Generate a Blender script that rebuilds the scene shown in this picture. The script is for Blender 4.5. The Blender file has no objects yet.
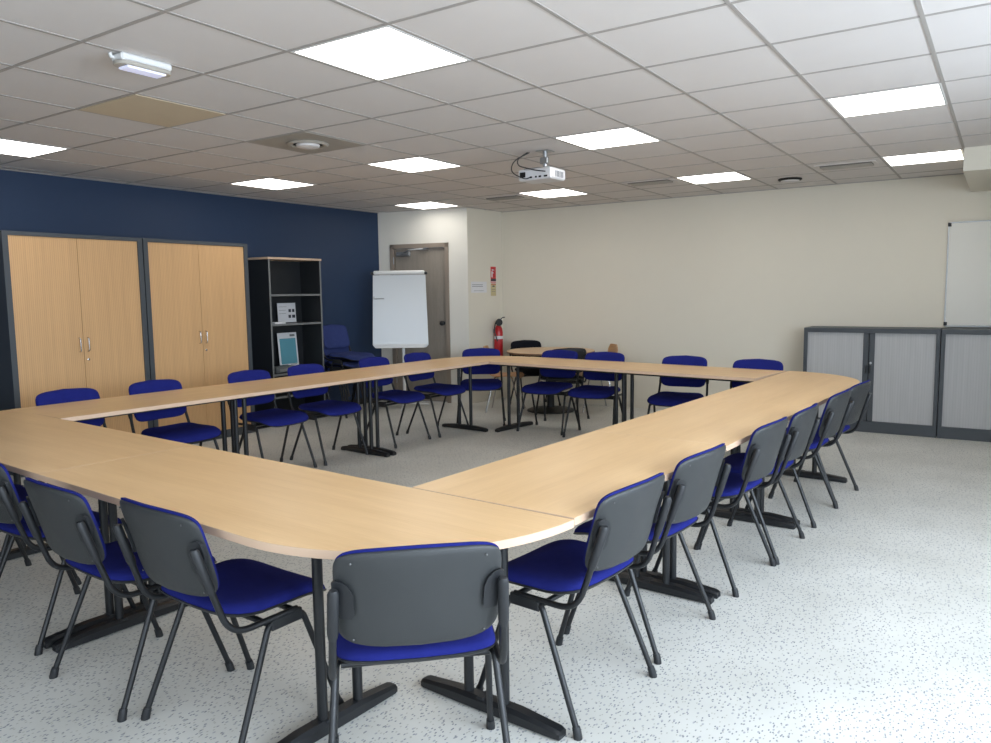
import bpy, math, random
from mathutils import Vector, Matrix
random.seed(7)
S = bpy.context.scene
COL = S.collection
CAMH = 1.45
CEIL = 2.542
TOP = 0.745
CX, CY = -2.44421, -2.13390

# ---------------------------------------------------------------- materials
def srgb(r, g, b):
    f = lambda c: (c/255/12.92) if c/255 <= .04045 else ((c/255+.055)/1.055)**2.4
    return (f(r), f(g), f(b), 1)
def new_mat(name):
    m = bpy.data.materials.new(name); m.use_nodes = True
    nt = m.node_tree; b = nt.nodes['Principled BSDF']
    return m, nt, b
def N(nt, t, **kw):
    n = nt.nodes.new(t)
    for k, v in kw.items():
        if hasattr(n, k): setattr(n, k, v)
        else: n.inputs[k].default_value = v
    return n
def plain(name, col, rough=.5, metal=0, bump=0, bscale=200, var=.06, vscale=6, spec=.5):
    m, nt, b = new_mat(name)
    tc = N(nt, 'ShaderNodeTexCoord')
    nz = N(nt, 'ShaderNodeTexNoise'); nz.inputs['Scale'].default_value = vscale; nz.inputs['Detail'].default_value = 3
    nt.links.new(tc.outputs['Object'], nz.inputs['Vector'])
    mx = N(nt, 'ShaderNodeMix'); mx.data_type = 'RGBA'
    mx.inputs[6].default_value = tuple(c*(1-var) for c in col[:3])+(1,)
    mx.inputs[7].default_value = tuple(min(1, c*(1+var)) for c in col[:3])+(1,)
    nt.links.new(nz.outputs['Fac'], mx.inputs[0]); nt.links.new(mx.outputs[2], b.inputs['Base Color'])
    b.inputs['Roughness'].default_value = rough; b.inputs['Metallic'].default_value = metal
    b.inputs['Specular IOR Level'].default_value = spec
    if bump:
        n2 = N(nt, 'ShaderNodeTexNoise'); n2.inputs['Scale'].default_value = bscale; n2.inputs['Detail'].default_value = 2
        nt.links.new(tc.outputs['Object'], n2.inputs['Vector'])
        bp = N(nt, 'ShaderNodeBump'); bp.inputs['Strength'].default_value = bump; bp.inputs['Distance'].default_value = .002
        nt.links.new(n2.outputs['Fac'], bp.inputs['Height']); nt.links.new(bp.outputs['Normal'], b.inputs['Normal'])
    return m
def wood(name, c1, c2, scale=(1.2, 14, 14), rough=.4, spec=.5, grain=60):
    m, nt, b = new_mat(name)
    tc = N(nt, 'ShaderNodeTexCoord'); mp = N(nt, 'ShaderNodeMapping'); mp.inputs['Scale'].default_value = scale
    nt.links.new(tc.outputs['Object'], mp.inputs['Vector'])
    nz = N(nt, 'ShaderNodeTexNoise'); nz.inputs['Scale'].default_value = 1.0; nz.inputs['Detail'].default_value = 5; nz.inputs['Roughness'].default_value = .6
    nt.links.new(mp.outputs[0], nz.inputs['Vector'])
    mp2 = N(nt, 'ShaderNodeMapping'); mp2.inputs['Scale'].default_value = tuple(s*(3 if i == 0 else 9) for i, s in enumerate(scale))
    nt.links.new(tc.outputs['Object'], mp2.inputs['Vector'])
    n2 = N(nt, 'ShaderNodeTexNoise'); n2.inputs['Scale'].default_value = 1.6; n2.inputs['Detail'].default_value = 2
    nt.links.new(mp2.outputs[0], n2.inputs['Vector'])
    ad = N(nt, 'ShaderNodeMath', operation='MULTIPLY_ADD'); ad.inputs[1].default_value = .35
    nt.links.new(n2.outputs['Fac'], ad.inputs[0]); 
    ms = N(nt, 'ShaderNodeMath', operation='MULTIPLY'); ms.inputs[1].default_value = .65
    nt.links.new(nz.outputs['Fac'], ms.inputs[0]); nt.links.new(ms.outputs[0], ad.inputs[2])
    rp = N(nt, 'ShaderNodeValToRGB'); rp.color_ramp.elements[0].position = .32; rp.color_ramp.elements[1].position = .68
    rp.color_ramp.elements[0].color = c2; rp.color_ramp.elements[1].color = c1
    nt.links.new(ad.outputs[0], rp.inputs[0]); nt.links.new(rp.outputs[0], b.inputs['Base Color'])
    b.inputs['Roughness'].default_value = rough; b.inputs['Specular IOR Level'].default_value = spec
    return m
def emis(name, col, s):
    m, nt, b = new_mat(name)
    b.inputs['Base Color'].default_value = (.9, .9, .9, 1)
    b.inputs['Emission Color'].default_value = col; b.inputs['Emission Strength'].default_value = s
    return m
def stripes(name, c1, c2, freq, axis='X', rough=.5, bump=.5, spec=.4, base=None):
    # tambour shutter: narrow vertical slats
    m, nt, b = new_mat(name)
    tc = N(nt, 'ShaderNodeTexCoord'); sp = N(nt, 'ShaderNodeSeparateXYZ'); nt.links.new(tc.outputs['Object'], sp.inputs[0])
    mu = N(nt, 'ShaderNodeMath', operation='MULTIPLY'); mu.inputs[1].default_value = freq
    nt.links.new(sp.outputs[axis], mu.inputs[0])
    fr = N(nt, 'ShaderNodeMath', operation='FRACT'); nt.links.new(mu.outputs[0], fr.inputs[0])
    rp = N(nt, 'ShaderNodeValToRGB'); e = rp.color_ramp.elements
    e[0].position = 0; e[0].color = c2; e[1].position = .16; e[1].color = c1
    x = e.new(.9); x.color = c1; x = e.new(1.0); x.color = c2
    nt.links.new(fr.outputs[0], rp.inputs[0])
    nz = N(nt, 'ShaderNodeTexNoise'); nz.inputs['Scale'].default_value = 1; nz.inputs['Detail'].default_value = 4
    mp = N(nt, 'ShaderNodeMapping'); mp.inputs['Scale'].default_value = (40, 40, 1.5)
    nt.links.new(tc.outputs['Object'], mp.inputs['Vector']); nt.links.new(mp.outputs[0], nz.inputs['Vector'])
    mr = N(nt, 'ShaderNodeMapRange'); mr.inputs['To Min'].default_value = .86; mr.inputs['To Max'].default_value = 1.12
    nt.links.new(nz.outputs['Fac'], mr.inputs['Value'])
    vm = N(nt, 'ShaderNodeVectorMath', operation='SCALE'); nt.links.new(rp.outputs[0], vm.inputs[0]); nt.links.new(mr.outputs[0], vm.inputs['Scale'])
    nt.links.new(vm.outputs[0], b.inputs['Base Color'])
    bp = N(nt, 'ShaderNodeBump'); bp.inputs['Strength'].default_value = bump; bp.inputs['Distance'].default_value = .003
    nt.links.new(rp.outputs[0], bp.inputs['Height']); nt.links.new(bp.outputs['Normal'], b.inputs['Normal'])
    b.inputs['Roughness'].default_value = rough; b.inputs['Specular IOR Level'].default_value = spec
    return m
def floor_mat():
    m, nt, b = new_mat('speckled_vinyl')
    tc = N(nt, 'ShaderNodeTexCoord')
    base = N(nt, 'ShaderNodeTexNoise'); base.inputs['Scale'].default_value = 2.2; base.inputs['Detail'].default_value = 6
    nt.links.new(tc.outputs['Object'], base.inputs['Vector'])
    rp = N(nt, 'ShaderNodeValToRGB'); rp.color_ramp.elements[0].color = srgb(198, 197, 190); rp.color_ramp.elements[1].color = srgb(213, 212, 206)
    rp.color_ramp.elements[0].position = .3; rp.color_ramp.elements[1].position = .7
    nt.links.new(base.outputs['Fac'], rp.inputs[0])
    cur = rp.outputs[0]
    for sc, th, col, keep, rot, st in ((24, .125, srgb(128, 130, 136), .36, .5, (1, 2.0, 1)), (21, .13, srgb(164, 166, 168), .6, 1.9, (1, 1.7, 1)),
                                   (30, .13, srgb(172, 170, 160), .6, 2.6, (1, 1.9, 1)), (27, .12, srgb(112, 116, 124), .25, 1.2, (1, 1.7, 1)), (19, .11, srgb(140, 142, 146), .5, 2.9, (1, 2.2, 1))):
        mp = N(nt, 'ShaderNodeMapping'); mp.inputs['Rotation'].default_value = (0, 0, rot); mp.inputs['Scale'].default_value = st
        nt.links.new(tc.outputs['Object'], mp.inputs['Vector'])
        v = N(nt, 'ShaderNodeTexVoronoi'); v.inputs['Scale'].default_value = sc; v.voronoi_dimensions = '2D'
        nt.links.new(mp.outputs[0], v.inputs['Vector'])
        lt = N(nt, 'ShaderNodeMath', operation='LESS_THAN'); lt.inputs[1].default_value = th
        nt.links.new(v.outputs['Distance'], lt.inputs[0])
        sp = N(nt, 'ShaderNodeSeparateColor'); nt.links.new(v.outputs['Color'], sp.inputs[0])
        l2 = N(nt, 'ShaderNodeMath', operation='LESS_THAN'); l2.inputs[1].default_value = keep
        nt.links.new(sp.outputs[0], l2.inputs[0])
        mu = N(nt, 'ShaderNodeMath', operation='MULTIPLY'); nt.links.new(lt.outputs[0], mu.inputs[0]); nt.links.new(l2.outputs[0], mu.inputs[1])
        mx = N(nt, 'ShaderNodeMix'); mx.data_type = 'RGBA'
        nt.links.new(mu.outputs[0], mx.inputs[0]); nt.links.new(cur, mx.inputs[6]); mx.inputs[7].default_value = col
        cur = mx.outputs[2]
    nt.links.new(cur, b.inputs['Base Color'])
    b.inputs['Roughness'].default_value = .42; b.inputs['Specular IOR Level'].default_value = .35
    return m

M = dict(
    beech=wood('beech_laminate', srgb(236, 198, 148), srgb(222, 182, 130), rough=.36, spec=.45),
    edge=plain('beech_edging', srgb(206, 176, 150), .45),
    blackmetal=plain('black_painted_steel', srgb(22, 24, 27), .42, 0, .15, 400),
    plastic=plain('black_plastic', srgb(30, 32, 35), .5, 0, .2, 500),
    shell=plain('dark_grey_plastic_shell', srgb(48, 50, 51), .45, 0, .4, 700, spec=.45),
    fabric=plain('royal_blue_fabric', srgb(33, 39, 112), .95, 0, .8, 900, .12, 30, spec=.1),
    fabricold=plain('navy_blue_fabric', srgb(52, 62, 108), .95, 0, .8, 900, .12, 30, spec=.1),
    black_fabric=plain('black_fabric', srgb(24, 26, 32), .95, 0, .8, 900, .12, 30, spec=.1),
    screw=plain('steel_screw', srgb(110, 110, 110), .35, .9),
    chrome=plain('chrome_steel', srgb(200, 200, 200), .2, 1),
    alu=plain('brushed_aluminium', srgb(170, 172, 174), .35, .85),
    char=plain('charcoal_frame', srgb(66, 71, 76), .5),
    carc=plain('black_carcass', srgb(32, 35, 38), .55),
    shelfedge=plain('grey_shelf_edge', srgb(112, 114, 114), .5),
    tamb=stripes('beech_tambour', srgb(208, 166, 118), srgb(184, 142, 98), 62, 'X', .45, .4),
    gtamb=stripes('silver_tambour', srgb(176, 176, 176), srgb(166, 166, 166), 44, 'Y', .45, .5),
    white=plain('white_wall_paint', srgb(220, 217, 208), .7, 0, .25, 260, .015),
    cream=plain('cream_wall_paint', srgb(219, 213, 198), .7, 0, .25, 260, .015),
    blue=plain('blue_wall_paint', srgb(25, 48, 78), .6, 0, .25, 260, .03),
    tile=plain('mineral_ceiling_tile', srgb(212, 207, 204), .85, 0, .5, 350, .02),
    tbar=plain('ceiling_grid_bar', srgb(160, 155, 150), .6),
    beigetile=plain('beige_ceiling_tile', srgb(200, 184, 158), .85),
    grtile=plain('grey_metal_ceiling_tile', srgb(168, 162, 152), .5),
    dark=plain('dark_gap', srgb(14, 14, 14), .8),
    floor=floor_mat(),
    panel=emis('led_panel', (1, .965, .91, 1), 6),
    emerg=emis('emergency_lens', (.45, .5, 1, 1), .35),
    whiteplastic=plain('white_plastic', srgb(222, 222, 220), .4),
    projgrey=plain('projector_plastic', srgb(208, 208, 210), .4),
    doorwood=wood('grey_oak_door', srgb(152, 143, 132), srgb(134, 126, 116), (14, 14, 1.2), .45),
    doorframe=plain('bronze_door_frame', srgb(150, 138, 126), .45, .2),
    board=plain('whiteboard_enamel', srgb(218, 222, 224), .16, 0, spec=.6, var=.005),
    wboard=plain('wall_board_enamel', srgb(222, 220, 212), .45, 0, spec=.4, var=.005),
    red=plain('red_enamel', srgb(176, 26, 34), .3),
    redsign=plain('red_sign', srgb(196, 50, 50), .5),
    paper=plain('white_paper', srgb(218, 218, 220), .8),
    ink=plain('dark_ink', srgb(60, 62, 70), .8),
    teal=plain('teal_print', srgb(90, 150, 165), .8),
    sand=plain('sand_sign', srgb(196, 182, 140), .7),
    glass=plain('pale_glass', srgb(200, 220, 235), .1),
    ply=wood('beech_plywood', srgb(206, 160, 112), srgb(186, 138, 92), rough=.4),
    pcb=plain('grey_box', srgb(84, 88, 88), .5),
    roundtop=wood('beech_round_top', srgb(214, 184, 146), srgb(200, 166, 128), rough=.4),
    brownedge=plain('brown_edge', srgb(96, 64, 44), .5),
)

# ---------------------------------------------------------------- mesh builder
class MB:
    def __init__(s): s.v = []; s.f = []; s.m = []
    def add(s, vs, fs, mi=0):
        o = len(s.v); s.v += [Vector(v) for v in vs]
        for f in fs: s.f.append(tuple(i+o for i in f)); s.m.append(mi)
        return s
    def box(s, c, d, mi=0, mat=None, bev=0):
        x, y, z = d[0]/2, d[1]/2, d[2]/2
        if bev <= 0:
            vs = [(-x, -y, -z), (x, -y, -z), (x, y, -z), (-x, y, -z), (-x, -y, z), (x, -y, z), (x, y, z), (-x, y, z)]
            fs = [(0, 3, 2, 1), (4, 5, 6, 7), (0, 1, 5, 4), (1, 2, 6, 5), (2, 3, 7, 6), (3, 0, 4, 7)]
        else:
            b = min(bev, x*.9, y*.9, z*.9); vs = []; idx = {}
            for sx in (-1, 1):
                for sy in (-1, 1):
                    for sz in (-1, 1):
                        for a in range(3):
                            p = [sx*(x-b), sy*(y-b), sz*(z-b)]; p[a] = (sx*x, sy*y, sz*z)[a]
                            idx[(sx, sy, sz, a)] = len(vs); vs.append(tuple(p))
            fs = []
            for a in range(3):
                o = [i for i in range(3) if i != a]
                for sg in (-1, 1):
                    q = []
                    for u, w in ((-1, -1), (1, -1), (1, 1), (-1, 1)):
                        k = [0, 0, 0]; k[a] = sg; k[o[0]] = u; k[o[1]] = w; q.append(idx[(*k, a)])
                    fs.append(tuple(q))
            for a in range(3):
                o = [i for i in range(3) if i != a]
                for u in (-1, 1):
                    for w in (-1, 1):
                        k1 = [0, 0, 0]; k2 = [0, 0, 0]; k1[a] = -1; k2[a] = 1
                        for k in (k1, k2): k[o[0]] = u; k[o[1]] = w
                        fs.append((idx[(*k1, o[0])], idx[(*k1, o[1])], idx[(*k2, o[1])], idx[(*k2, o[0])]))
            for sx in (-1, 1):
                for sy in (-1, 1):
                    for sz in (-1, 1): fs.append((idx[(sx, sy, sz, 0)], idx[(sx, sy, sz, 1)], idx[(sx, sy, sz, 2)]))
        vs = [Vector(v) for v in vs]
        if mat is not None: vs = [mat @ v for v in vs]
        c = Vector(c); return s.add([v+c for v in vs], fs, mi)
    def b2(s, a, b, mi=0, bev=0):
        return s.box([(a[i]+b[i])/2 for i in range(3)], [abs(b[i]-a[i]) for i in range(3)], mi, None, bev)
    def tube(s, pts, r, n=12, mi=0, cap=True):
        pts = [Vector(p) for p in pts]
        rs = r if isinstance(r, (list, tuple)) else [r]*len(pts)
        t0 = (pts[1]-pts[0]).normalized()
        up = Vector((0, 0, 1)) if abs(t0.z) < .9 else Vector((1, 0, 0))
        a = t0.cross(up).normalized(); vs = []; fs = []
        for i, p in enumerate(pts):
            if i == 0: t = t0
            elif i == len(pts)-1: t = (pts[i]-pts[i-1]).normalized()
            else: t = ((pts[i+1]-p).normalized()+(p-pts[i-1]).normalized()).normalized()
            a = (a-t*a.dot(t)).normalized(); b = t.cross(a)
            for k in range(n):
                an = 2*math.pi*k/n; vs.append(p+(a*math.cos(an)+b*math.sin(an))*rs[i])
        for i in range(len(pts)-1):
            for k in range(n):
                k2 = (k+1) % n; fs.append((i*n+k, i*n+k2, (i+1)*n+k2, (i+1)*n+k))
        if cap:
            fs.append(tuple(range(n-1, -1, -1))); fs.append(tuple((len(pts)-1)*n+k for k in range(n)))
        return s.add(vs, fs, mi)
    def lathe(s, prof, c=(0, 0, 0), n=32, mi=0, mat=None):
        vs = []; fs = []
        for r, z in prof:
            for k in range(n):
                a = 2*math.pi*k/n; vs.append(Vector((r*math.cos(a), r*math.sin(a), z)))
        for i in range(len(prof)-1):
            for k in range(n):
                k2 = (k+1) % n; fs.append((i*n+k, i*n+k2, (i+1)*n+k2, (i+1)*n+k))
        fs.append(tuple(range(n-1, -1, -1))); fs.append(tuple((len(prof)-1)*n+k for k in range(n)))
        if mat is not None: vs = [mat @ v for v in vs]
        return s.add([v+Vector(c) for v in vs], fs, mi)
    def prism(s, poly, z0, z1, mi=0, mi_side=None, bev=0):
        n = len(poly)
        if mi_side is None: mi_side = mi
        P = [Vector((x, y)) for x, y in poly]; rings = []
        def inset(d):
            out = []
            for i in range(n):
                e1 = (P[i]-P[i-1]).normalized(); e2 = (P[(i+1) % n]-P[i]).normalized()
                n1 = Vector((-e1.y, e1.x)); n2 = Vector((-e2.y, e2.x)); nn = (n1+n2)
                nn = nn.normalized()/max(.3, (nn.normalized().dot(n1))) ; out.append(P[i]+nn*d)
            return out
        if bev:
            rings = [(inset(bev), z0), (P, z0+bev), (P, z1-bev), (inset(bev), z1)]
        else: rings = [(P, z0), (P, z1)]
        o = len(s.v)
        for R_, z in rings: s.v += [Vector((p.x, p.y, z)) for p in R_]
        for i in range(len(rings)-1):
            for k in range(n):
                k2 = (k+1) % n; s.f.append((o+i*n+k, o+i*n+k2, o+(i+1)*n+k2, o+(i+1)*n+k)); s.m.append(mi_side)
        s.f.append(tuple(o+k for k in range(n-1, -1, -1))); s.m.append(mi)
        s.f.append(tuple(o+(len(rings)-1)*n+k for k in range(n))); s.m.append(mi)
        return s
    def build(s, name, mats, parent=None, smooth=35, loc=None, rotz=None):
        me = bpy.data.meshes.new(name); me.from_pydata([tuple(v) for v in s.v], [], s.f)
        if not isinstance(mats, (list, tuple)): mats = [mats]
        for m in mats: me.materials.append(m)
        me.polygons.foreach_set('material_index', s.m)
        import bmesh
        bm = bmesh.new(); bm.from_mesh(me); bmesh.ops.recalc_face_normals(bm, faces=bm.faces); bm.to_mesh(me); bm.free()
        if smooth:
            me.polygons.foreach_set('use_smooth', [True]*len(me.polygons)); me.set_sharp_from_angle(angle=math.radians(smooth))
        me.update()
        o = bpy.data.objects.new(name, me); COL.objects.link(o)
        if parent: o.parent = parent
        if loc is not None: o.location = loc
        if rotz is not None: o.rotation_euler = (0, 0, rotz)
        return o
def fillet(pts, r, n=6):
    pts = [Vector(p) for p in pts]; out = [pts[0]]
    for i in range(1, len(pts)-1):
        a = pts[i-1]-pts[i]; b = pts[i+1]-pts[i]; d = min(r, a.length*.49, b.length*.49)
        p0 = pts[i]+a.normalized()*d; p2 = pts[i]+b.normalized()*d
        for k in range(n+1):
            t = k/n; out.append(p0*(1-t)**2+pts[i]*2*t*(1-t)+p2*t*t)
    out.append(pts[-1]); return out
def tag(o, label, cat, group=None, kind=None):
    o['label'] = label; o['category'] = cat
    if group: o['group'] = group
    if kind: o['kind'] = kind
    return o
def empty(name, loc=(0, 0, 0), rz=0, label=None, cat=None, group=None):
    o = bpy.data.objects.new(name, None); COL.objects.link(o); o.location = loc; o.rotation_euler = (0, 0, rz)
    o.empty_display_size = .1
    if label: tag(o, label, cat, group)
    return o
def struct(o): o['kind'] = 'structure'; return o
def copy_tree(o, parent=None):
    c = o.copy(); COL.objects.link(c)
    if parent: c.parent = parent
    for ch in list(o.children): copy_tree(ch, c)
    return c

# ---------------------------------------------------------------- room shell
XMIN, YMIN = -4.2, -3.7
XF, YB = 6.37, 4.95        # far cream wall, blue wall
A0 = Vector((5.355, 4.95)); A1 = Vector((5.645, 3.68)); A2 = Vector((6.37, 3.62))
struct(MB().b2((XMIN-.2, YMIN-.2, -.1), (XF+.2, YB+.2, 0)).build('floor', M['floor'], smooth=0))
struct(MB().b2((XMIN-.2, YMIN-.2, CEIL), (XF+.2, YB+.2, CEIL+.1)).build('ceiling', M['tile'], smooth=0))
struct(MB().b2((XMIN-.2, YB, 0), (A0.x+.3, YB+.15, CEIL)).build('wall_left', M['blue'], smooth=0))
struct(MB().b2((XF, YMIN, 0), (XF+.15, A2.y+.2, CEIL)).build('wall_back', M['cream'], smooth=0))
# wall with window openings on the right (out of frame) and behind the camera
wins = [(-3.7, -1.9), (-1.5, .3), (.7, 2.5)]
w = MB(); xs = [XMIN]+[x for p in wins for x in p]+[XF+.15]
for i in range(0, len(xs), 2): w.b2((xs[i], YMIN-.15, 0), (xs[i+1], YMIN, CEIL))
for a, b in wins: w.b2((a, YMIN-.15, 0), (b, YMIN, .85)); w.b2((a, YMIN-.15, 2.3), (b, YMIN, CEIL))
struct(w.build('wall_right', M['white'], smooth=0))
w = MB(); w.b2((XMIN-.15, YMIN-.15, 0), (XMIN, -2.6, CEIL)); w.b2((XMIN-.15, .6, 0), (XMIN, YB+.15, CEIL))
w.b2((XMIN-.15, -2.6, 0), (XMIN, .6, .85)); w.b2((XMIN-.15, -2.6, 2.3), (XMIN, .6, CEIL))
struct(w.build('wall_front', M['white'], smooth=0))
for i, (a, b) in enumerate(wins):
    f = MB()
    for x in (a+.025, (a+b)/2, b-.025): f.box((x, YMIN-.07, 1.575), (.05, .06, 1.45))
    for z in (.875, 2.275): f.box(((a+b)/2, YMIN-.07, z), (b-a, .06, .05))
    struct(f.build('window_%d' % (i+1), M['whiteplastic'], smooth=0))
f = MB()
for y in (-2.575, -1, .575): f.box((XMIN-.07, y, 1.575), (.06, .05, 1.45))
for z in (.875, 2.275): f.box((XMIN-.07, -1, z), (.06, 3.2, .05))
struct(f.build('window_4', M['whiteplastic'], smooth=0))
# oblique door wall (with opening) and the short return wall
dv = (A1-A0); dl = dv.length; du = dv.normalized(); dn = Vector((-du.y, du.x))   # dn points away from the room
if dn.x < 0: dn = -dn
DW = Matrix.LocRotScale(Vector((A0.x, A0.y, 0)), Matrix(((du.x, dn.x, 0), (du.y, dn.y, 0), (0, 0, 1))).to_quaternion(), None)
def onwall(mb):  # local: x along wall, y into wall, z up
    mb.v = [DW @ v for v in mb.v]; return mb
D0, D1, DH = .175, 1.035, 2.11
w = MB(); w.b2((-.02, 0, 0), (D0, .12, CEIL)); w.b2((D1, 0, 0), (dl, .12, CEIL)); w.b2((D0, 0, DH), (D1, .12, CEIL))
struct(onwall(w).build('wall_door_side', M['white'], smooth=0))
w = MB(); w.add([(A1.x, A1.y, 0), (A2.x+.1, A2.y-.01, 0), (A2.x+.1, A2.y+.12, 0), (A1.x+.03, A1.y+.12, 0), (A1.x, A1.y, CEIL), (A2.x+.1, A2.y-.01, CEIL), (A2.x+.1, A2.y+.12, CEIL), (A1.x+.03, A1.y+.12, CEIL)],
      [(0, 3, 2, 1), (4, 5, 6, 7), (0, 1, 5, 4), (1, 2, 6, 5), (2, 3, 7, 6), (3, 0, 4, 7)])
struct(w.build('wall_return', M['cream'], smooth=0))
# skirting boards
struct(MB().b2((XF-.012, -3.69, 0), (XF, A2.y, .08)).build('baseboard_back', M['cream'], smooth=0))
struct(MB().b2((XMIN, YB-.012, 0), (A0.x-.01, YB, .08)).build('baseboard_left', M['carc'], smooth=0))
# boxed-in bulkhead under the ceiling at the far right
struct(MB().b2((4.755, YMIN, 2.358), (XF, -1.805, CEIL-.001)).build('wall_bulkhead', M['cream'], smooth=0))
# door
fr = MB(); fr.b2((D0, -.012, 0), (D0+.055, .13, DH)); fr.b2((D1-.055, -.012, 0), (D1, .13, DH)); fr.b2((D0, -.012, DH-.055), (D1, .13, DH))
dr = onwall(MB().b2((D0+.06, .03, .008), (D1-.06, .07, DH-.06))).build('door_1', M['doorwood'], smooth=0); struct(dr)
onwall(fr).build('door_frame', M['doorframe'], dr, smooth=0)
cl = MB(); cl.b2((D0+.10, -.03, DH-.16), (D0+.30, .028, DH-.10), 0, .008)
cl.tube([(D0+.2, -.035, DH-.13), (D0+.33, -.10, DH-.085), (D0+.50, -.02, DH-.07)], .009, 8)
cl.b2((D0+.44, -.025, DH-.085), (D0+.56, .028, DH-.055))
onwall(cl).build('door_closer', M['alu'], dr)
hd = MB(); q = Matrix.Rotation(math.pi/2, 4, 'X')
hd.lathe([(.026, 0), (.026, .008), (.012, .012), (.012, .045), (.03, .05), (.03, .065), (.02, .072)], (D1-.105, .03, 1.06), 20, 0, q)
onwall(hd).build('door_handle', M['plastic'], dr)
hg = MB()
for z in (.25, 1.05, 1.85): hg.tube([(D0+.055, -.012, z), (D0+.055, -.012, z+.09)], .007, 8)
onwall(hg).build('hinge', M['alu'], dr)

# ceiling grid bars: one pattern, part of the ceiling
g = MB(); zt = CEIL
a = math.ceil(XMIN/.6)
while a*.6 < XF: g.b2((a*.6-.009, YMIN, zt-.003), (a*.6+.009, YB, zt)); a += 1
b = math.ceil(YMIN/.6)
while b*.6 < YB: g.b2((XMIN, b*.6-.009, zt-.0033), (XF, b*.6+.009, zt)); b += 1
g.b2((XF-.02, YMIN, zt-.006), (XF, A2.y, zt)); g.b2((XMIN, YB-.02, zt-.006), (A0.x, YB, zt))
g = g.build('trim_1', M['tbar'], smooth=0); struct(g)

# ---------------------------------------------------------------- ceiling fittings
lights = {(0, 0): 'large square ceiling light panel nearest the camera, top of the view',
          (4, 0): 'square ceiling light panel just right of the projector, on its near side',
          (4, 3): 'square ceiling light panel left of the projector, above the door side of the room',
          (8, 3): 'square ceiling light panel just beyond and below the projector',
          (8, 6): 'farthest small ceiling light panel, in front of the white door wall',
          (4, 6): 'thin ceiling light panel close to the blue wall above the second tall cupboard',
          (0, 6): 'ceiling light panel cut by the left edge of the photo beside the blue wall',
          (4, -3): 'wide ceiling light panel at upper right, nearer of the two on that side',
          (8, -3): 'ceiling light panel touching the boxed bulkhead at far right',
          (8, 0): 'ceiling light panel between two slot vents near the cream wall'}
for (a, b), lab in lights.items():
    r = empty('ceiling_light', ((a+.5)*.6, (b+.5)*.6, CEIL-.003), 0, lab, 'ceiling light', 'square ceiling light panels')
    f = MB()
    for sx in (-1, 1): f.b2((sx*.291, -.291, -.002), (sx*.277, .291, .0025)); f.b2((-.277, sx*.291, -.002), (.277, sx*.277, .0025))
    f.build('frame', M['whiteplastic'], r, smooth=0)
    MB().b2((-.277, -.277, -.0012), (.277, .277, .002)).build('diffuser', M['panel'], r, smooth=0)
# off-colour tile
tag(MB().b2((.014, 1.814, -.006), (.586, 2.386, 0)).build('ceiling_panel', M['beigetile'], None, 0, (0, 0, CEIL-.0005)), 'beige blank ceiling panel set among the white tiles behind the emergency light', 'ceiling panel')
# round diffuser in a grey tile
r = empty('air_diffuser', (2.5*.6, 3.5*.6, CEIL), 0, 'grey square ceiling plate with a round recessed air diffuser in its middle', 'air vent')
MB().b2((-.288, -.288, -.006), (.288, .288, -.0005)).build('plate', M['grtile'], r, smooth=0)
MB().lathe([(.145, -.006), (.15, -.012), (.135, -.022), (.115, -.020), (.112, -.010)], n=40).build('ring', M['grtile'], r)
MB().lathe([(.105, -.0105), (.106, -.011), (.09, -.0105)], n=40).build('gap', M['dark'], r)
MB().lathe([(.01, -.012), (.085, -.014), (.08, -.03), (.05, -.038), (.0, -.040)], n=40).build('disc', M['tile'], r)
# slot vents
def slot_vent(x, y, lab):
    r = empty('slot_vent', (x, y, CEIL), 0, lab, 'air vent', 'slot vents along the far ceiling')
    MB().b2((-.13, -.25, -.007), (.13, .25, -.0005)).build('frame', M['tile'], r, smooth=0)
    MB().b2((-.09, -.21, -.009), (.09, .21, -.0065)).build('opening', M['dark'], r, smooth=0)
    s = MB()
    for i in range(5): s.box((-.075+i*.0375, 0, -.013), (.006, .42, .018), 0, Matrix.Rotation(.6, 3, 'Y').to_4x4())
    s.build('louvre', M['grtile'], r, smooth=0)
slot_vent(8.25*.6, 1.5*.6, 'slotted air vent left of the far light panel near the cream wall')
slot_vent(8.45*.6, -1.5*.6, 'slotted air vent in the far right ceiling just left of the last light panel')
slot_vent(8.4*.6, 4.5*.6, 'slotted air vent farthest away, left of the light panel below the projector')
r = empty('round_vent', (9.42*.6, -.48*.6, CEIL), 0, 'small round ceiling vent with dark rim close to the cream wall', 'air vent')
MB().lathe([(.11, 0), (.115, -.01), (.10, -.02), (.085, -.018)], n=32).build('rim', M['dark'], r)
MB().lathe([(.09, -.012), (.088, -.03), (.04, -.04), (0, -.042)], n=32).build('disc', M['tile'], r)
# emergency light
r = empty('emergency_light', (-.31, 1.225, CEIL), 0, 'long white emergency luminaire with bluish lens fixed to the ceiling at upper left', 'emergency light')
MB().b2((-.125, -.045, -.035), (.125, .045, -.001), 0, .008).build('housing', M['whiteplastic'], r)
def racetrack(hl, hw, n=10):
    return [(hl-hw+hw*math.cos(t), hw*math.sin(t)) for t in [(-.5+k/n)*math.pi for k in range(n+1)]]+[(-(hl-hw)+hw*math.cos(t), hw*math.sin(t)) for t in [(.5+k/n)*math.pi for k in range(n+1)]]
MB().prism(racetrack(.135, .05), -.052, -.034, bev=.003).build('trim_ring', M['grtile'], r)
MB().prism([(-.095, -.036), (.095, -.036), (.095, .036), (-.095, .036)], -.062, -.050, bev=.004).build('lens', M['emerg'], r)
MB().tube([(-.120, .02, -.018), (-.136, .02, -.017), (-.142, .02, -.002)], .009, 10).build('cable_gland', M['whiteplastic'], r)
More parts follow.
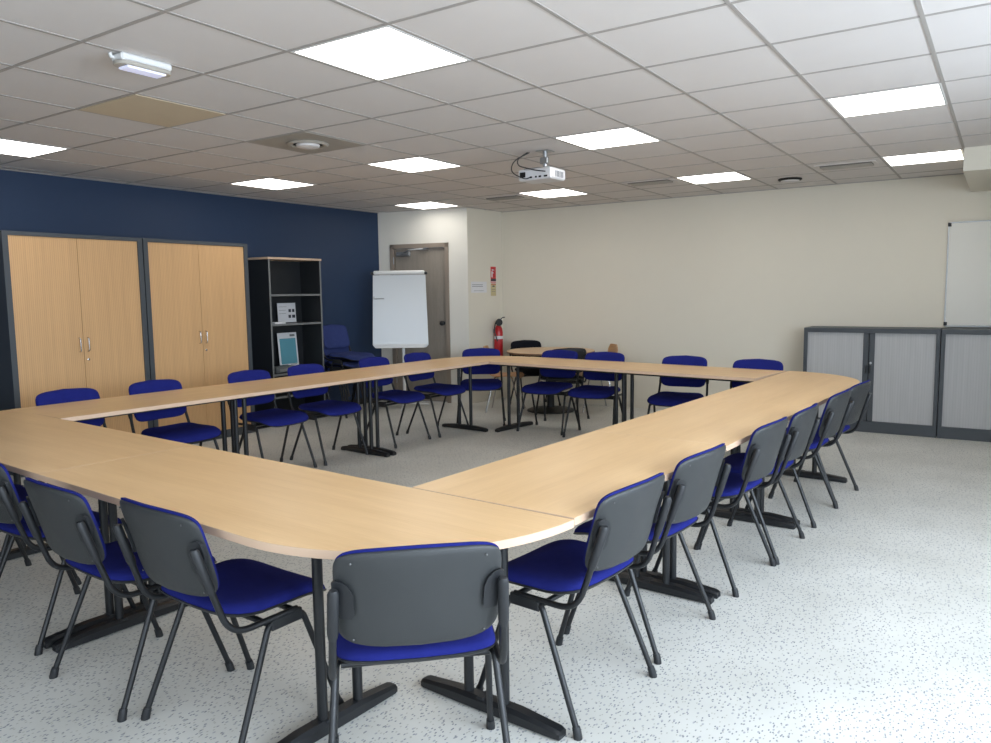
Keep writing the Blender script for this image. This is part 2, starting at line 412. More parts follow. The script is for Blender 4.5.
# projector
r = empty('projector', (2.83, .93, CEIL), 0, 'white video projector on a ceiling mount with black cables looping down', 'projector')
MB().box((0, 0, -.185), (.23, .30, .085), 0, None, .012).build('body', M['projgrey'], r)
MB().lathe([(.035, 0), (.04, -.02), (.034, -.03), (.026, -.015)], (.115, .07, -.185), 24, 0, Matrix.Rotation(math.pi/2, 4, 'Y')).build('lens', M['plastic'], r)
v = MB()
for i in range(6): v.b2((-.05+i*.022, -.1515, -.21), (-.04+i*.022, -.149, -.165))
v.build('side_grille', M['char'], r, smooth=0)
v = MB()
for y, wd in ((-.10, .03), (-.05, .022), (-.015, .016), (.03, .02)): v.b2((-.1175, y-wd/2, -.215), (-.113, y+wd/2, -.202))
v.b2((-.1165, .08, -.205), (-.113, .13, -.165))
v.build('socket_panel', M['dark'], r, smooth=0)
v = MB(); v.box((.01, .0, -.137), (.17, .20, .008)); v.tube([(.0, -.03, -.137), (.0, -.03, -.001)], .018, 14)
v.box((0, -.03, -.004), (.11, .11, .006), 0, None, .002); v.box((-.012, -.03, -.075), (.03, .07, .05), 0, None, .004)
for sx, sy in ((-1, -1), (1, -1), (-1, 1), (1, 1)): v.tube([(sx*.02, -.03+sy*.03, -.125), (sx*.09, sy*.11, -.14)], .006, 8)
v.build('ceiling_bracket', M['alu'], r)
MB().tube(fillet([(-.02, .10, -.001), (-.12, .19, -.07), (-.19, .17, -.17), (-.15, .06, -.225), (-.116, .04, -.21)], .06, 5), .0045, 8).build('cable', M['plastic'], r)
MB().tube(fillet([(-.03, .11, -.001), (-.12, .15, -.06), (-.16, .12, -.12), (-.15, -.03, -.165), (-.116, -.10, -.175)], .05, 5), .0045, 8).build('cable', M['plastic'], r)

# ---------------------------------------------------------------- chair
def sgnpow(c, e): return math.copysign(abs(c)**e, c)
def outline(hw, hh, n_top, n_bot, K=56):
    out = []
    for k in range(K):
        t = 2*math.pi*k/K; c, s_ = math.cos(t), math.sin(t); n = n_top if s_ >= 0 else n_bot
        out.append((hw*sgnpow(c, 2/n), hh*sgnpow(s_, 2/n)))
    return out
def pad(ol, fmap, tf, tb, rings=(1, .985, .94, .85, .65, .4, .15)):
    # double-skinned cushion; fmap(u, v, t) -> xyz, t = offset along the thickness
    mb = MB(); K = len(ol); vs = []; fs = []
    def prof(s_, t): return t*math.sqrt(max(0, 1-s_**10)) if s_ < 1 else 0
    for side, t in ((0, tf), (1, tb)):
        for s_ in rings:
            for u, v in ol: vs.append(fmap(u*s_, v*s_, prof(s_, t)))
        vs.append(fmap(0, 0, t))
    H = len(rings)*K+1
    for side in (0, 1):
        o = side*H
        for i in range(len(rings)-1):
            for k in range(K):
                k2 = (k+1) % K; fs.append((o+i*K+k, o+i*K+k2, o+(i+1)*K+k2, o+(i+1)*K+k))
        for k in range(K): fs.append((o+(len(rings)-1)*K+k, o+(len(rings)-1)*K+(k+1) % K, o+H-1))
    for k in range(K):
        k2 = (k+1) % K; fs.append((k, k2, H+k2, H+k))
    mb.add(vs, fs); return mb
BW, BH, BZ = .218, .1475, .676       # half width, half height, centre height of the back
def backmap(u, v, t):
    z = BZ+v-.018*(u/BW)**2*(1 if v > 0 else .2)*abs(v)/BH
    y = -.284-.27*v+.048*(u/BW)**2
    return (u, y+t, z)
SWd, SD, SZ = .232, .212, .446
def seatmap(u, v, t):
    e = v/SD; z = SZ
    if e > .3: z -= .035*((e-.3)/.7)**2
    if e < -.3: z += .022*((-.3-e)/.7)**2
    z += .010*(u/SWd)**2
    return (u*(1+.03*e), .022+v, z+t)
def make_chair(fab, label, group):
    r = empty('conference_chair', (0, 0, 0), 0, label, 'chair', group)
    pad([(u*.985, v*1.0+.004) for u, v in outline(BW, BH, 9, 5)], backmap, .030, .0).build('backrest', fab, r, 60)
    bs = pad(outline(BW, BH-.004, 9, 5), lambda u, v, t: backmap(u, v, t-.002), 0, -.012)
    bs.m = [0]*len(bs.f)
    for sx in (-1, 1):
        for (u, v) in ((.172, .115), (.172, -.118)):
            p = backmap(sx*u, v, -.0145)
            bs.lathe([(.0033, 0), (.0033, .001), (.002, .002)], p, 10, 1, Matrix.Rotation(math.pi/2, 4, 'X'))
    bs.build('back_shell', [M['shell'], M['screw']], r, 60)
    pad(outline(SWd, SD, 5, 5), seatmap, .034, 0).build('seat', fab, r, 60)
    pad(outline(SWd+.003, SD+.004, 5, 5), lambda u, v, t: seatmap(u, v, t-.001), .004, -.018).build('seat_shell', M['plastic'], r, 60)
    f = MB()
    for y in (.075, -.045): f.tube([(-.215, y, .398), (.215, y, .398)], .0105, 10)
    f.build('seat_frame', M['blackmetal'], r)
    for sx in (-1, 1):
        MB().box((sx*.232, .015, .398), (.016, .125, .042), 0, None, .004).build('side_block', M['plastic'], r)
        for sy, yt in ((1, .082), (-1, -.052)):
            lg = MB().tube(fillet([(sx*.215, yt-sy*.05, .402), (sx*.230, yt, .402), (sx*.256, sy*.213, .018)], .03, 5), .0105, 12).build('leg', M['blackmetal'], r)
            MB().tube([(sx*.2545, sy*.206, .036), (sx*.2555, sy*.2105, .024), (sx*.257, sy*.2155, .004), (sx*.257, sy*.2155, 0)], [.0135, .0145, .0150, .0150], 12).build('foot_cap', M['plastic'], lg)
        up = MB().tube(fillet([(sx*.232, .06, .418), (sx*.232, -.195, .418), (sx*.217, -.288, .70)], .075, 8), .0105, 12).build('back_upright', M['blackmetal'], r)
        MB().tube([(sx*.2241, -.2441, .567), (sx*.2231, -.250, .585), (sx*.2167, -.2892, .705), (sx*.2165, -.291, .715)], [.012, .0150, .0150, .010], 12).build('sleeve', M['plastic'], up)
        # bracket plate wrapping onto the rear of the shell
        br = MB(); vs = []; n = 0
        oo = [(.046, 0.05), (.040, .062), (.0, .052), (-.012, .03), (-.026, -.03), (-.022, -.052), (-.008, -.06), (.018, -.058), (.03, .0)]
        oo = [(x, z+.006) for x, z in [(.032, .052), (.022, .060), (.004, .054), (-.012, .038), (-.022, .012), (-.024, -.045), (-.016, -.058), (.014, -.058), (.020, -.03), (.032, .0)]]
        K = len(oo)
        for t in (-.013, -.024):
            for x, z in oo: vs.append(backmap(sx*(.19+x), z+.0, t))
        fs = [tuple(range(K)), tuple(range(2*K-1, K-1, -1))]+[(k, (k+1) % K, K+(k+1) % K, K+k) for k in range(K)]
        br.add(vs, fs).build('back_bracket', M['plastic'], r, 40)
    return r
def place(src, x, y, th, label, group, first=[None]):
    c = copy_tree(src); c.location = (x, y, 0); c.rotation_euler = (0, 0, th); c['label'] = label; c['group'] = group
    return c
GR, GF, GL, GB = ('chairs along the right side of the table ring', 'chairs along the near left side of the table ring',
                  'chairs along the cupboard side of the table ring', 'chairs along the far side of the table ring')
proto = make_chair(M['fabric'], 'blue chair with charcoal back at the rounded near corner, front and centre', 'chair at the near corner')
proto.location = (-.783, -.724, 0); proto.rotation_euler = (0, 0, -.813)
del proto['group']
def sc(x, y, k=1.007): return (CX+(x-CX)*k, CY+(y-CY)*k)
ordn = ['first', 'second', 'third', 'fourth', 'fifth', 'sixth']
R_ch = [(-.088, -.858, -.10), (.527, -.885, -.10), (1.335, -.948, -.09), (1.866, -.99, -.04), (2.625, -1.035, -.07), (3.185, -1.07, -.10)]
R_lab = ['nearest blue chair on the right side of the tables, beside the near corner chair',
         'second nearest blue chair along the right side of the tables',
         'third nearest blue chair on the right side, after a gap showing white edging',
         'fourth nearest blue chair on the right side, tucked close behind the third',
         'fifth blue chair on the right side, next to last before the grey cabinets',
         'farthest blue chair on the right side, by the rounded corner near the grey cabinets']
for (x, y, t), l in zip(R_ch, R_lab): place(proto, *sc(x, y), t, l, GR)
F_ch = [(-.85, -.002, -math.pi/2-.04), (-.877, .565, -math.pi/2-.05), (-.80, 1.335, -math.pi/2), (-.734, 1.966, -math.pi/2)]
F_lab = ['blue chair with grey back in left foreground, next to the near corner chair',
         'blue chair second from the near corner along the left foreground',
         'blue chair cut off by the left edge of the photo, only its right half showing',
         'blue chair mostly outside the left edge, only its front legs visible under the table']
for (x, y, t), l in zip(F_ch, F_lab): place(proto, *sc(x, y), t, l, GF)
PI = math.pi
L_ch = [(.26, 2.96, PI), (.89, 2.92, PI), (1.72, 2.88, PI), (2.33, 2.86, PI), (3.19, 2.82, PI), (3.83, 2.79, PI)]
L_lab = ['blue chair in front of the left tall cupboard, farthest left on that side',
         'blue chair in front of the gap between the two tall cupboards',
         'blue chair in front of the black bookcase, left of two there',
         'blue chair in front of the right edge of the black bookcase',
         'blue chair left of the flipchart pole, on the cupboard side of the tables',
         'blue chair just below the right corner of the flipchart']
for (x, y, t), l in zip(L_ch, L_lab): place(proto, x, y, t, l, GL)
B_ch = [(4.42, 2.65, math.atan2(.84, -.54)), (4.49, 1.83, PI/2+.05), (4.44, 1.26, PI/2+.10), (4.33, .37, PI/2+.10), (4.24, -.34, PI/2+.1)]
B_lab = ['blue chair at the far left corner of the table ring, below the fire extinguisher',
         'blue chair in front of the round table, left of two close together',
         'blue chair right of the round table, close beside the chair on its left',
         'blue chair alone in the middle of the far side before the cream wall',
         'blue chair at the right end of the far side, mostly hidden by the table top']
for (x, y, t), l in zip(B_ch, B_lab): place(proto, x, y, t, l, GB)

def recolour(root, mat):
    for ch in root.children:
        if ch.name.split('.')[0] in ('seat', 'backrest'):
            ch.data = ch.data.copy(); ch.data.materials[0] = mat
        if mat is M['black_fabric'] and ch.name.split('.')[0] == 'back_shell':
            ch.data = ch.data.copy(); ch.data.materials[0] = M['plastic']
    return root
# stack by the bookcase
stack_lab = ['navy blue chair at the bottom of the stack beside the bookcase', 'second navy chair from the bottom of the stack beside the bookcase',
             'third navy chair from the bottom of the stack beside the bookcase', 'topmost navy chair of the stack between bookcase and flipchart']
s0 = None
for k, l in enumerate(stack_lab):
    if s0 is None: s0 = recolour(place(proto, 4.24, 4.50, PI, l, 'stacked chairs by the bookcase'), M['fabricold']); c = s0
    else: c = place(s0, 4.24, 4.50, PI, l, 'stacked chairs by the bookcase')
    c.location = (4.24-.004*k, 4.50-.022*k, .088*k)
# black chairs at the round table
RTX, RTY = 5.66, 2.47
bc = recolour(place(proto, 5.93, 2.86, 2.53, 'black upholstered chair behind the round table against the cream wall', 'black chairs at the round table'), M['black_fabric'])
bc2 = place(bc, 5.30, 2.12, -.79, 'black upholstered chair on the near side of the round table, behind a blue one', 'black chairs at the round table')

# ---------------------------------------------------------------- ring tables
def make_leg(x, W, r, poff=0):
    lg = MB()
    c = W/2
    # foot bar, tapering to its ends
    vs = []; fs = []
    pr_ = [(-.30, .012, .030, .022), (-.285, .020, .036, .027), (-.13, .024, .050, .030), (.13, .024, .050, .030), (.285, .020, .036, .027), (.30, .012, .030, .022)]
    for (y, _, h, hw) in pr_:
        for (sx, z) in ((-1, .006), (-1, h*.75), (-.6, h), (.6, h), (1, h*.75), (1, .006)): vs.append((x+sx*hw, c+y, z))
    n = 6
    for i in range(len(pr_)-1):
        for k in range(n): fs.append((i*n+k, i*n+(k+1) % n, (i+1)*n+(k+1) % n, (i+1)*n+k))
    fs.append(tuple(range(n))); fs.append(tuple((len(pr_)-1)*n+k for k in range(n)))
    lg.add(vs, fs)
    lo = lg.build('leg', M['blackmetal'], r, 30)
    for sy in (-.078, .078):
        MB().tube([(x, c+sy+poff, .035), (x, c+sy+poff, TOP-.055)], .0175, 18).build('post', M['blackmetal'], lo)
    MB().box((x, c+poff, TOP-.042), (.06, .40, .030), 0, None, .004).build('top_arm', M['plastic'], lo)
    for sy in (-.29, .29):
        MB().box((x, c+sy-.012*math.copysign(1, sy), .009), (.046, .05, .018), 0, None, .006).build('foot_cap', M['plastic'], lo)
    MB().box((x, c+.02, .036), (.052, .03, .030), 0, None, .002).build('foot_collar', M['alu'] if False else M['plastic'], lo)
    return lo
def table(P, th, L, W, label, flip=1, quarter=None, sweep=90, grp='beech tables joined in a ring', legs=None, lsh=0):
    # local x along length from the inner edge start, local y outward (flip=+1: left of the direction)
    r = empty('conference_table', (P[0], P[1], 0), th, label, 'table', grp)
    g_ = .0004
    poly = []
    def arc(cx, a0, a1, n=20):
        return [(cx+W*math.cos(math.radians(a0+(a1-a0)*k/n)), W*math.sin(math.radians(a0+(a1-a0)*k/n))) for k in range(n+1)]
    if quarter is None: poly = [(g_, 0), (L-g_, 0), (L-g_, W), (g_, W)]
    elif quarter == 'end': poly = [(g_, 0), (L, 0)]+arc(L, 90-sweep, 90)+[(g_, W)]
    else: poly = [(0, 0), (L-g_, 0), (L-g_, W)]+arc(0, 90, 90+sweep)
    if flip < 0: poly = [(x, -y) for x, y in reversed(poly)]
    MB().prism(poly, TOP-.026, TOP, 0, 1, .0012).build('table_top', [M['beech'], M['edge']], r, 30)
    for x in (legs or (.04, L-.04)):
        lo = make_leg(x, W, r, (-.01-.8*lsh)*flip)
        lo.location = (0, lsh if flip > 0 else -W-lsh, 0)
    y0 = W/2*flip
    MB().b2((.07, y0-.15*flip-.012, TOP-.062), (L-.07, y0-.15*flip+.012, TOP-.027), 0, .003).build('rail', M['blackmetal'], r)
    MB().b2((.07, y0+.15*flip-.012, TOP-.062), (L-.07, y0+.15*flip+.012, TOP-.027), 0, .003).build('rail', M['blackmetal'], r)
    return r
def along(P, th, d): return (P[0]+math.cos(th)*d, P[1]+math.sin(th)*d)
# right row
PR = (-.340, -.352); tR = math.atan2(-.21, 4.08); LR = 1.36
table(PR, tR, LR, .69, 'beech table on the right side of the ring, nearest, beside the near corner seam', -1, legs=(-.004, LR-.04))
table(along(PR, tR, LR), tR, LR, .69, 'middle beech table of the right side of the ring', -1)
table(along(PR, tR, 2*LR), tR, LR, .69, 'beech table at the far right corner with rounded outer end near the grey cabinets', -1, 'end')
# front row (near left), starts at near right corner
PF = (-.345, -.348); tF = math.atan2(2.82, .175); LF = 1.41
table(PF, tF, LF, .70, 'large foreground beech table with the rounded near corner', 1, 'start', legs=(.015, LF-.04), lsh=.05)
table(along(PF, tF, LF), tF, LF, .70, 'beech table at the left edge of the photo with rounded corner towards the cupboards', 1, 'end', 90, lsh=.06)
# left row (cupboard side)
PL = (-.165, 2.49); tL = math.atan2(-.20, 4.22); LL = 1.405
table(PL, tL, LL, .69, 'beech table in front of the two tall cupboards', 1)
table(along(PL, tL, LL), tL, LL, .69, 'beech table in front of the black bookcase', 1)
table(along(PL, tL, 2*LL), tL, LL, .69, 'beech table below the flipchart, turning the far left corner', 1, 'end', 94, legs=(.04, LL+.02))
# back row
PB = (4.05, 2.28); tB = math.atan2(-2.84, -.34); LB = 1.40
table(PB, tB, LB, .70, 'beech table of the far side, in front of the round table', 1)
table(along(PB, tB, LB), tB, LB, .70, 'beech table of the far side ending at the right row', 1)

# ---------------------------------------------------------------- round table and plywood chairs
r = empty('round_table', (RTX, RTY, 0), 0, 'round beech table on a black pedestal in the far corner', 'table')
MB().lathe([(.52, TOP-.028), (.535, TOP-.024), (.537, TOP-.012), (.533, TOP-.001), (.52, TOP)], n=64).build('table_top', M['roundtop'], r, 50)
MB().lathe([(.5385, TOP-.022), (.5385, TOP-.010)], n=64).build('edge_band', M['brownedge'], r, 50)
MB().lathe([(.05, .03), (.045, .06), (.045, TOP-.04), (.20, TOP-.035), (.20, TOP-.028)], n=32).build('pedestal', M['blackmetal'], r, 40)
MB().lathe([(.29, 0), (.29, .012), (.27, .022), (.10, .04), (.05, .045)], n=48).build('base', M['blackmetal'], r, 40)
def ply_chair(x, y, th, label):
    r = empty('plywood_chair', (x, y, 0), th, label, 'chair', 'plywood chairs at the round table')
    # bent shell profile (y, z)
    pf = [(.21, .425), (.19, .445), (.10, .452), (-.05, .445), (-.13, .450), (-.18, .48), (-.205, .54), (-.225, .64), (-.245, .74), (-.255, .80)]
    hw = [.17, .195, .205, .20, .19, .17, .165, .18, .18, .12]
    mb = MB(); vs = []; fs = []; K = 9
    for off in (0, -.011):
        for (yy, zz), h in zip(pf, hw):
            for k in range(K):
                u = -1+2*k/(K-1); vs.append((u*h, yy+(.02*u*u if zz > .5 else 0)+(off if zz > .5 else 0), zz+(.008*u*u if zz < .5 else 0)+(off if zz <= .5 else 0)))
    n = len(pf)
    for o in (0, n*K):
        for i in range(n-1):
            for k in range(K-1): fs.append((o+i*K+k, o+i*K+k+1, o+(i+1)*K+k+1, o+(i+1)*K+k))
    for i in range(n-1):
        for k in (0, K-1): fs.append((i*K+k, (i+1)*K+k, n*K+(i+1)*K+k, n*K+i*K+k))
    for i in (0, n-1):
        for k in range(K-1): fs.append((i*K+k, i*K+k+1, n*K+i*K+k+1, n*K+i*K+k))
    mb.add(vs, fs).build('shell', M['ply'], r, 50)
    for sx in (-1, 1):
        for sy in (-1, 1):
            MB().tube(fillet([(0, sy*.06, .425), (sx*.16, sy*.11, .425), (sx*.215, sy*.21, 0)], .03, 5), .009, 10).build('leg', M['chrome'], r)
    return r
ply_chair(5.38, 2.95, -2.73, 'plywood chair with chrome legs left of the round table, below the extinguisher')
ply_chair(6.03, 2.05, .74, 'plywood chair at the right of the round table against the cream wall')

# ---------------------------------------------------------------- tall tambour cupboards
def tall_cab(x0, x1, label):
    y0, H = 4.50, 1.995
    r = empty('tambour_cupboard', ((x0+x1)/2, y0, 0), 0, label, 'cupboard', 'tall beech-fronted cupboards')
    hw = (x1-x0)/2; D = .44
    c = MB(); t = .045
    c.b2((-hw, 0, 0), (-hw+t, D, H)); c.b2((hw-t, 0, 0), (hw, D, H)); c.b2((-hw+t, 0, H-.032), (hw-t, D, H)); c.b2((-hw+t, .0, .0), (hw-t, D, .08)); c.b2((-hw+t, D-.01, .08), (hw-t, D, H-.032))
    c.build('frame', M['char'], r, smooth=0)
    for sx in (-1, 1):
        a, b = (-hw+t, -.002) if sx < 0 else (.002, hw-t)
        d = MB().b2((a, .012, .082), (b, .028, H-.034)).build('shutter_door', M['tamb'], r, smooth=0)
        hx = sx*.036
        MB().tube(fillet([(hx, .013, .99), (hx, -.014, .995), (hx, -.014, 1.105), (hx, .013, 1.11)], .03, 6), .0055, 10).build('handle', M['chrome'], d)
        if sx > 0: MB().lathe([(.011, 0), (.011, .004), (.006, .006)], (.036, .013, .92), 16, 0, Matrix.Rotation(math.pi/2, 4, 'X')).build('lock', M['chrome'], d)
    return r
tall_cab(.478, 1.664, 'tall charcoal cupboard with beech slatted doors, left of the two')
tall_cab(1.674, 2.838, 'tall charcoal cupboard with beech slatted doors, beside the black bookcase')
# bookcase
X0, X1, YF, HB = 3.185, 3.955, 4.60, 1.875
r = empty('bookcase', ((X0+X1)/2, YF, 0), 0, 'black open bookcase with beech top against the blue wall', 'bookcase')
hw = (X1-X0)/2; D = .34
c = MB(); c.b2((-hw, 0, 0), (-hw+.02, D, HB-.024)); c.b2((hw-.02, 0, 0), (hw, D, HB-.024)); c.b2((-hw+.02, D-.008, 0), (hw-.02, D, HB-.024)); c.b2((-hw+.02, 0, 0), (hw-.02, D-.008, .08))
c.build('carcass', M['carc'], r, smooth=0)
e = MB(); e.b2((-hw-.001, -.002, 0), (-hw+.021, 0, HB-.024)); e.b2((hw-.021, -.002, 0), (hw+.001, 0, HB-.024)); e.build('front_edging', M['shelfedge'], r, smooth=0)
MB().b2((-hw-.01, -.008, HB-.024), (hw+.01, D, HB), 0, .002).build('top_board', M['edge'], r)
for z in (.30, .555, 1.115, 1.445):
    sh = MB().b2((-hw+.02, .002, z), (hw-.02, D-.008, z+.022)).build('shelf', M['carc'], r, smooth=0)
    MB().b2((-hw+.02, .0, z), (hw-.02, .002, z+.022)).build('shelf_edge', M['shelfedge'], sh, smooth=0)
# papers and box in the bookcase
def leaning(name, x0, x1, y0, z0, h, lean, lab, cat, parts):
    r = empty(name, ((x0+x1)/2, y0, z0), 0, lab, cat); r.rotation_euler = (-lean, 0, 0)
    w_ = (x1-x0)/2
    MB().b2((-w_, 0, 0), (w_, .003, h)).build('sheet', M['paper'], r, smooth=0)
    for (nm, m_, a, b, c_, d) in parts:
        MB().b2((-w_+a*2*w_, -.0008, b*h), (-w_+c_*2*w_, -.0001, d*h)).build(nm, M[m_], r, smooth=0)
    return r
leaning('notice_sheet', 3.515, 3.785, 4.86, 1.14, .225, .05, 'white landscape notice with small black pictures on the second shelf of the bookcase', 'paper sheet',
        [('picture', 'ink', .60, .52, .74, .68), ('picture', 'ink', .80, .52, .93, .68), ('picture', 'ink', .58, .22, .72, .38), ('picture', 'ink', .78, .22, .95, .38),
         ('text_line', 'shelfedge', .08, .80, .5, .815), ('text_line', 'shelfedge', .08, .62, .45, .635), ('text_line', 'shelfedge', .08, .45, .45, .465)])
leaning('poster', 3.49, 3.775, 4.83, .60, .42, .08, 'portrait poster with a teal panel and white border in the bookcase below the notice', 'poster',
        [('teal_panel', 'teal', .09, .13, .93, .84), ('text_line', 'ink', .12, .10, .42, .115), ('text_line', 'ink', .58, .10, .9, .115), ('logo', 'shelfedge', .64, .89, .9, .95)])
tag(MB().b2((-.075, -.05, 0), (.075, .05, .018), 0, .002).build('paper_pad', M['paper'], None, loc=(3.33, 4.66, 1.1375)), 'small white paper pad at the front left of the bookcase shelf', 'paper pad')
r = empty('desk_phone_box', (3.40, 4.70, .5775), 0, 'low dark grey plastic box on the bookcase shelf in front of the teal poster', 'box')
MB().b2((-.14, -.08, 0), (.14, .08, .075), 0, .012).build('casing', M['pcb'], r)
MB().b2((-.10, -.083, .02), (.02, -.079, .05)).build('panel', M['shelfedge'], r, smooth=0)

# ---------------------------------------------------------------- low grey cabinets
def low_cab(y0, y1, label):   # y0 > y1
    xf, H = 5.945, 1.047
    r = empty('tambour_cabinet', (xf, (y0+y1)/2, 0), 0, label, 'cabinet', 'low charcoal cabinets')
    hw = abs(y0-y1)/2; D = .40; t = .034
    c = MB(); c.b2((0, -hw, 0), (D, -hw+t, H)); c.b2((0, hw-t, 0), (D, hw, H)); c.b2((0, -hw+t, H-.045), (D, hw-t, H)); c.b2((0, -hw+t, 0), (D, hw-t, .11)); c.b2((D-.01, -hw+t, .11), (D, hw-t, H-.045))
    c.build('frame', M['char'], r, smooth=0)
    for s_ in (-1, 1):
        a, b = (-hw+t, -.050) if s_ < 0 else (.050, hw-t)
        d = MB().b2((.022, a, .112), (.034, b, H-.047)).build('shutter_door', M['gtamb'], r, smooth=0)
        MB().b2((.010, s_*.003, .112), (.034, s_*.052, H-.047), 0, .003).build('door_stile', M['char'], d)
        MB().tube([(.0, s_*.018, .60), (-.012, s_*.018, .605), (-.012, s_*.018, .665), (.0, s_*.018, .67), (.012, s_*.018, .67)], .006, 8).build('handle', M['plastic'], d)
        if s_ < 0: MB().lathe([(.012, 0), (.012, .01), (.007, .012)], (.010, -.018, .70), 16, 0, Matrix.Rotation(-math.pi/2, 4, 'Y')).build('lock', M['alu'], d)
    return r
low_cab(-.40, -1.632, 'low charcoal cabinet with two silver slatted shutters, complete one next to the tables')
low_cab(-1.640, -2.872, 'low charcoal cabinet cut off by the right edge, under the wall whiteboard')

# ---------------------------------------------------------------- wall whiteboard
r = empty('whiteboard', (XF-.001, -1.63-.6, 1.06), 0, 'white wall-mounted board with aluminium frame above the right-hand low cabinet', 'whiteboard')
MB().b2((-.018, -.60, .0), (-.004, .60, 1.02)).build('writing_surface', M['wboard'], r, smooth=0)
f = MB()
for s_ in (-1, 1): f.b2((-.024, s_*.60, 0), (0, s_*.588, 1.02), 0, .002)
for z in (0, 1.008): f.b2((-.024, -.60, z), (0, .60, z+.012), 0, .002)
f.build('frame', M['alu'], r)
MB().b2((-.07, -.58, -.004), (-.024, .58, .008), 0, .003).build('pen_tray', M['alu'], r)
for z in (.025, .995): MB().b2((-.028, .572, z-.018), (-.020, .602, z+.018), 0, .003).build('corner_clip', M['plastic'], r)

# ---------------------------------------------------------------- flipchart
fx, fy = 4.93, 4.235
thf = math.atan2(.83, .55)            # local -Y faces the camera
r = empty('flipchart_easel', (fx, fy, 0), -(math.pi/2-thf)*1.0, 'white flipchart board on a pole stand in front of the door', 'flipchart')
r.rotation_euler = (0, 0, math.atan2(-.83, .56))
tilt = Matrix.Rotation(math.radians(-3), 4, 'X')
def T_(mb, dz=1.25):
    mb.v = [tilt @ v + Vector((0, 0, dz)) for v in mb.v]; return mb
hwf = .342
T_(MB().prism([(x, z) for x, z in [(-hwf, -.44), (-hwf+.03, -.475), (hwf-.03, -.475), (hwf, -.44), (hwf, .47), (-hwf, .47)]], -.012, .012, bev=.003)) if False else None
bd = MB(); pl = [(-hwf-.008, -.44), (-hwf+.022, -.475), (hwf-.018, -.475), (hwf+.012, -.44), (hwf-.012, .44), (-hwf+.012, .44)]
n = len(pl); bd.add([(x, -.010, z) for x, z in pl]+[(x, .010, z) for x, z in pl], [tuple(range(n)), tuple(range(2*n-1, n-1, -1))]+[(k, (k+1) % n, n+(k+1) % n, n+k) for k in range(n)])
T_(bd).build('board', M['board'], r, 30)
T_(MB().b2((-hwf+.02, -.035, .445), (hwf-.02, .012, .495), 0, .012)).build('paper_clamp', M['whiteplastic'], r)
for s_ in (-1, 1): T_(MB().b2((s_*(hwf-.022), -.037, .443), (s_*(hwf+.012), .014, .478), 0, .006)).build('clamp_knob', M['plastic'], r)
tr = MB(); pl2 = [(-hwf+.0, -.43), (-hwf+.04, -.478), (hwf-.04, -.478), (hwf+.0, -.43)]
tr.add([(x, -.065, z) for x, z in pl2]+[(x, -.010, z) for x, z in pl2], [(0, 1, 2, 3), (7, 6, 5, 4), (0, 1, 5, 4), (1, 2, 6, 5), (2, 3, 7, 6), (3, 0, 4, 7)])
T_(tr).build('pen_tray', M['whiteplastic'], r, 20)
T_(MB().tube([(-hwf+.02, -.012, .17), (-hwf+.02, -.03, .145), (-hwf+.15, -.03, .145)], .007, 8)).build('paper_arm', M['alu'], r)
MB().tube([(.03, .035, .06), (.03, .035, 1.20)], [.021, .019], 16).build('pole', M['whiteplastic'], r)
for a in (0.5, 2.6, 4.7):
    MB().tube([(.03, .035, .065), (.03+.33*math.cos(a), .035+.33*math.sin(a), .02)], .014, 10).build('stand_leg', M['whiteplastic'], r)

# ---------------------------------------------------------------- extinguisher and signs on the return wall
def wy(x): return A1.y+(A2.y-A1.y)*(x-A1.x)/(A2.x-A1.x)
ex = 6.165
r = empty('fire_extinguisher', (ex, wy(ex)-.075, .50), 0, 'red fire extinguisher with black horn hanging in the far corner', 'fire extinguisher')
MB().lathe([(.055, 0), (.060, .012), (.060, .42), (.052, .47), (.028, .51), (.018, .53), (.018, .55)], n=28).build('cylinder', M['red'], r, 50)
MB().lathe([(.0606, .33), (.0606, .37)], n=28).build('label_band', M['paper'], r, 50)
MB().tube([(0, 0, .55), (.0, 0, .58), (.02, -.03, .60)], .014, 10).build('valve', M['alu'], r)
MB().tube([(0, 0, .575), (.045, -.04, .615), (.07, -.06, .62)], .007, 8).build('handle', M['plastic'], r)
MB().lathe([(.046, 0), (.050, .012), (.035, .05), (.014, .09)], (-.062, -.06, .555), 24, 0, Matrix.Rotation(-.55, 4, 'Z') @ Matrix.Rotation(-math.pi/2, 4, 'X')).build('horn', M['plastic'], r, 50)
MB().tube(fillet([(.0, -.02, .575), (-.05, .01, .56), (-.09, .01, .45), (-.07, -.03, .30)], .05, 5), .008, 8).build('hose', M['plastic'], r)
MB().b2((-.02, .055, .40), (.02, .078, .46)).build('wall_bracket', M['alu'], r, smooth=0)
def wallsign(name, x0, x1, z0, z1, m, lab, cat, parts):
    xc = (x0+x1)/2; ang = math.atan2(A2.y-A1.y, A2.x-A1.x)
    r = empty(name, (xc, wy(xc)-.003, (z0+z1)/2), ang, lab, cat)
    hw, hh = (x1-x0)/2, (z1-z0)/2
    MB().b2((-hw, -.001, -hh), (hw, .002, hh)).build('sheet', M[m], r, smooth=0)
    for nm, m_, a, b, c_, d in parts:
        MB().b2((-hw+a*2*hw, -.0025, -hh+b*2*hh), (-hw+c_*2*hw, -.001, -hh+d*2*hh)).build(nm, M[m_], r, smooth=0)
    return r
wallsign('notice_sheet', 5.70, 6.02, 1.455, 1.60, 'paper', 'white paper with three thin lines of text on the return wall', 'paper sheet',
         [('text_line', 'ink', .06, .70, .74, .735), ('text_line', 'ink', .06, .55, .74, .585), ('text_line', 'shelfedge', .18, .16, .80, .19)])
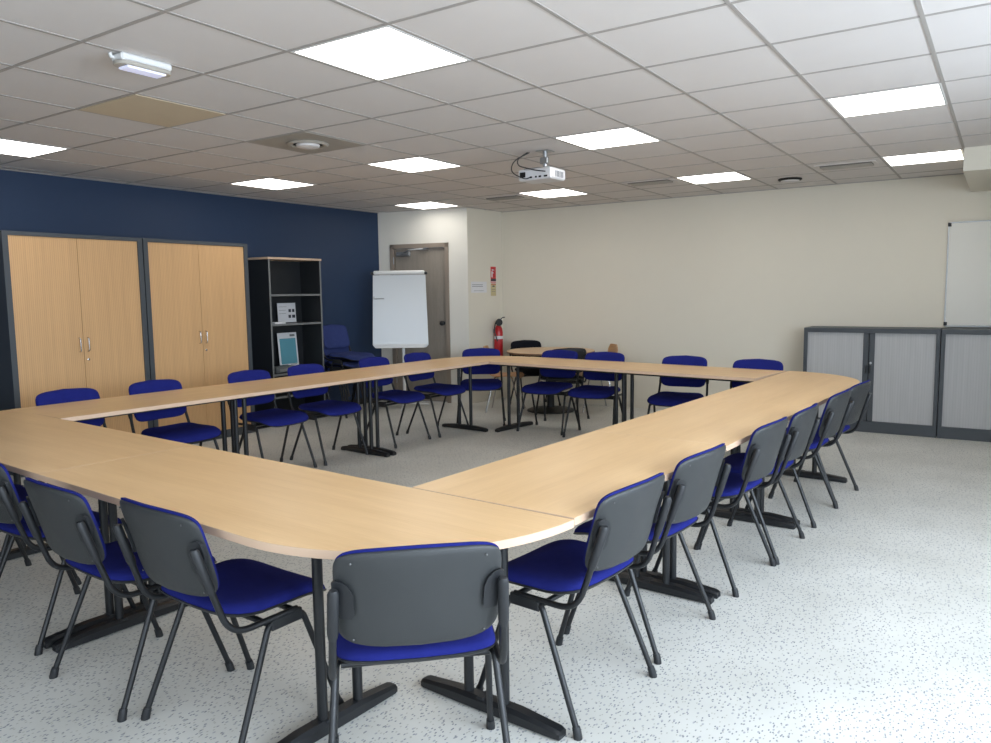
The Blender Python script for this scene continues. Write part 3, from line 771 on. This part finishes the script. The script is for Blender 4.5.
s = wallsign('extinguisher_sign', 6.11, 6.22, 1.585, 1.80, 'redsign', 'red and white fire extinguisher pictogram sign with a black text band', 'sign',
         [('pictogram', 'paper', .12, .34, .34, .72), ('pictogram', 'paper', .34, .58, .52, .66), ('pictogram', 'paper', .20, .76, .75, .84), ('pictogram', 'red', .52, .36, .76, .92), ('text_band', 'ink', .0, .10, 1, .26), ('white_band', 'paper', 0, .04, 1, .08)])
wallsign('instruction_sign', 6.11, 6.22, 1.41, 1.575, 'sand', 'small sand-coloured instruction sign directly under the red extinguisher sign', 'sign',
         [('heading', 'red', .08, .92, .95, .99), ('triangle', 'ink', .30, .74, .70, .84), ('text_line', 'shelfedge', .15, .5, .85, .53), ('text_line', 'shelfedge', .15, .35, .85, .38)])

# ---------------------------------------------------------------- light
def area(name, loc, rot, sx, sy, e, col):
    l = bpy.data.lights.new(name, 'AREA'); l.shape = 'RECTANGLE'; l.size = sx; l.size_y = sy; l.energy = e; l.color = col
    o = bpy.data.objects.new(name, l); COL.objects.link(o); o.location = loc; o.rotation_euler = rot; return o
DAY = (.74, .86, 1.0)
for i, (a, b) in enumerate(wins):
    area('window_daylight', ((a+b)/2, YMIN-.25, 1.6), (math.radians(90-180+0), 0, 0), b-a, 1.45, (135, 140, 105)[i], DAY).rotation_euler = (math.radians(90-12), 0, 0)
area('window_daylight', (XMIN-.25, -1.0, 1.6), (math.radians(90-8), 0, math.radians(-90)), 3.2, 1.45, 45, DAY)
W = bpy.data.worlds.new('World'); S.world = W; W.use_nodes = True
bg = W.node_tree.nodes['Background']; bg.inputs[0].default_value = (.75, .85, 1, 1); bg.inputs[1].default_value = .6

# ---------------------------------------------------------------- camera
Rv = Vector((0.5543922, -0.83214725, -0.01342572)); Uv = Vector((0.09279922, 0.04577737, 0.99463196)); Fv = Vector((0.82706565, 0.5526621, -0.10260123))
cam = bpy.data.cameras.new('Camera'); cam.sensor_width = 36; cam.sensor_fit = 'HORIZONTAL'; cam.lens = 762.54/991*36; cam.clip_start = .05
co = bpy.data.objects.new('Camera', cam); COL.objects.link(co)
co.matrix_world = Matrix(((Rv.x, Uv.x, -Fv.x, CX), (Rv.y, Uv.y, -Fv.y, CY), (Rv.z, Uv.z, -Fv.z, CAMH), (0, 0, 0, 1)))
S.camera = co
S.view_settings.view_transform = 'Standard'; S.view_settings.look = 'None'; S.view_settings.gamma = 1; S.view_settings.exposure = 0.10
S.view_settings.use_curve_mapping = False
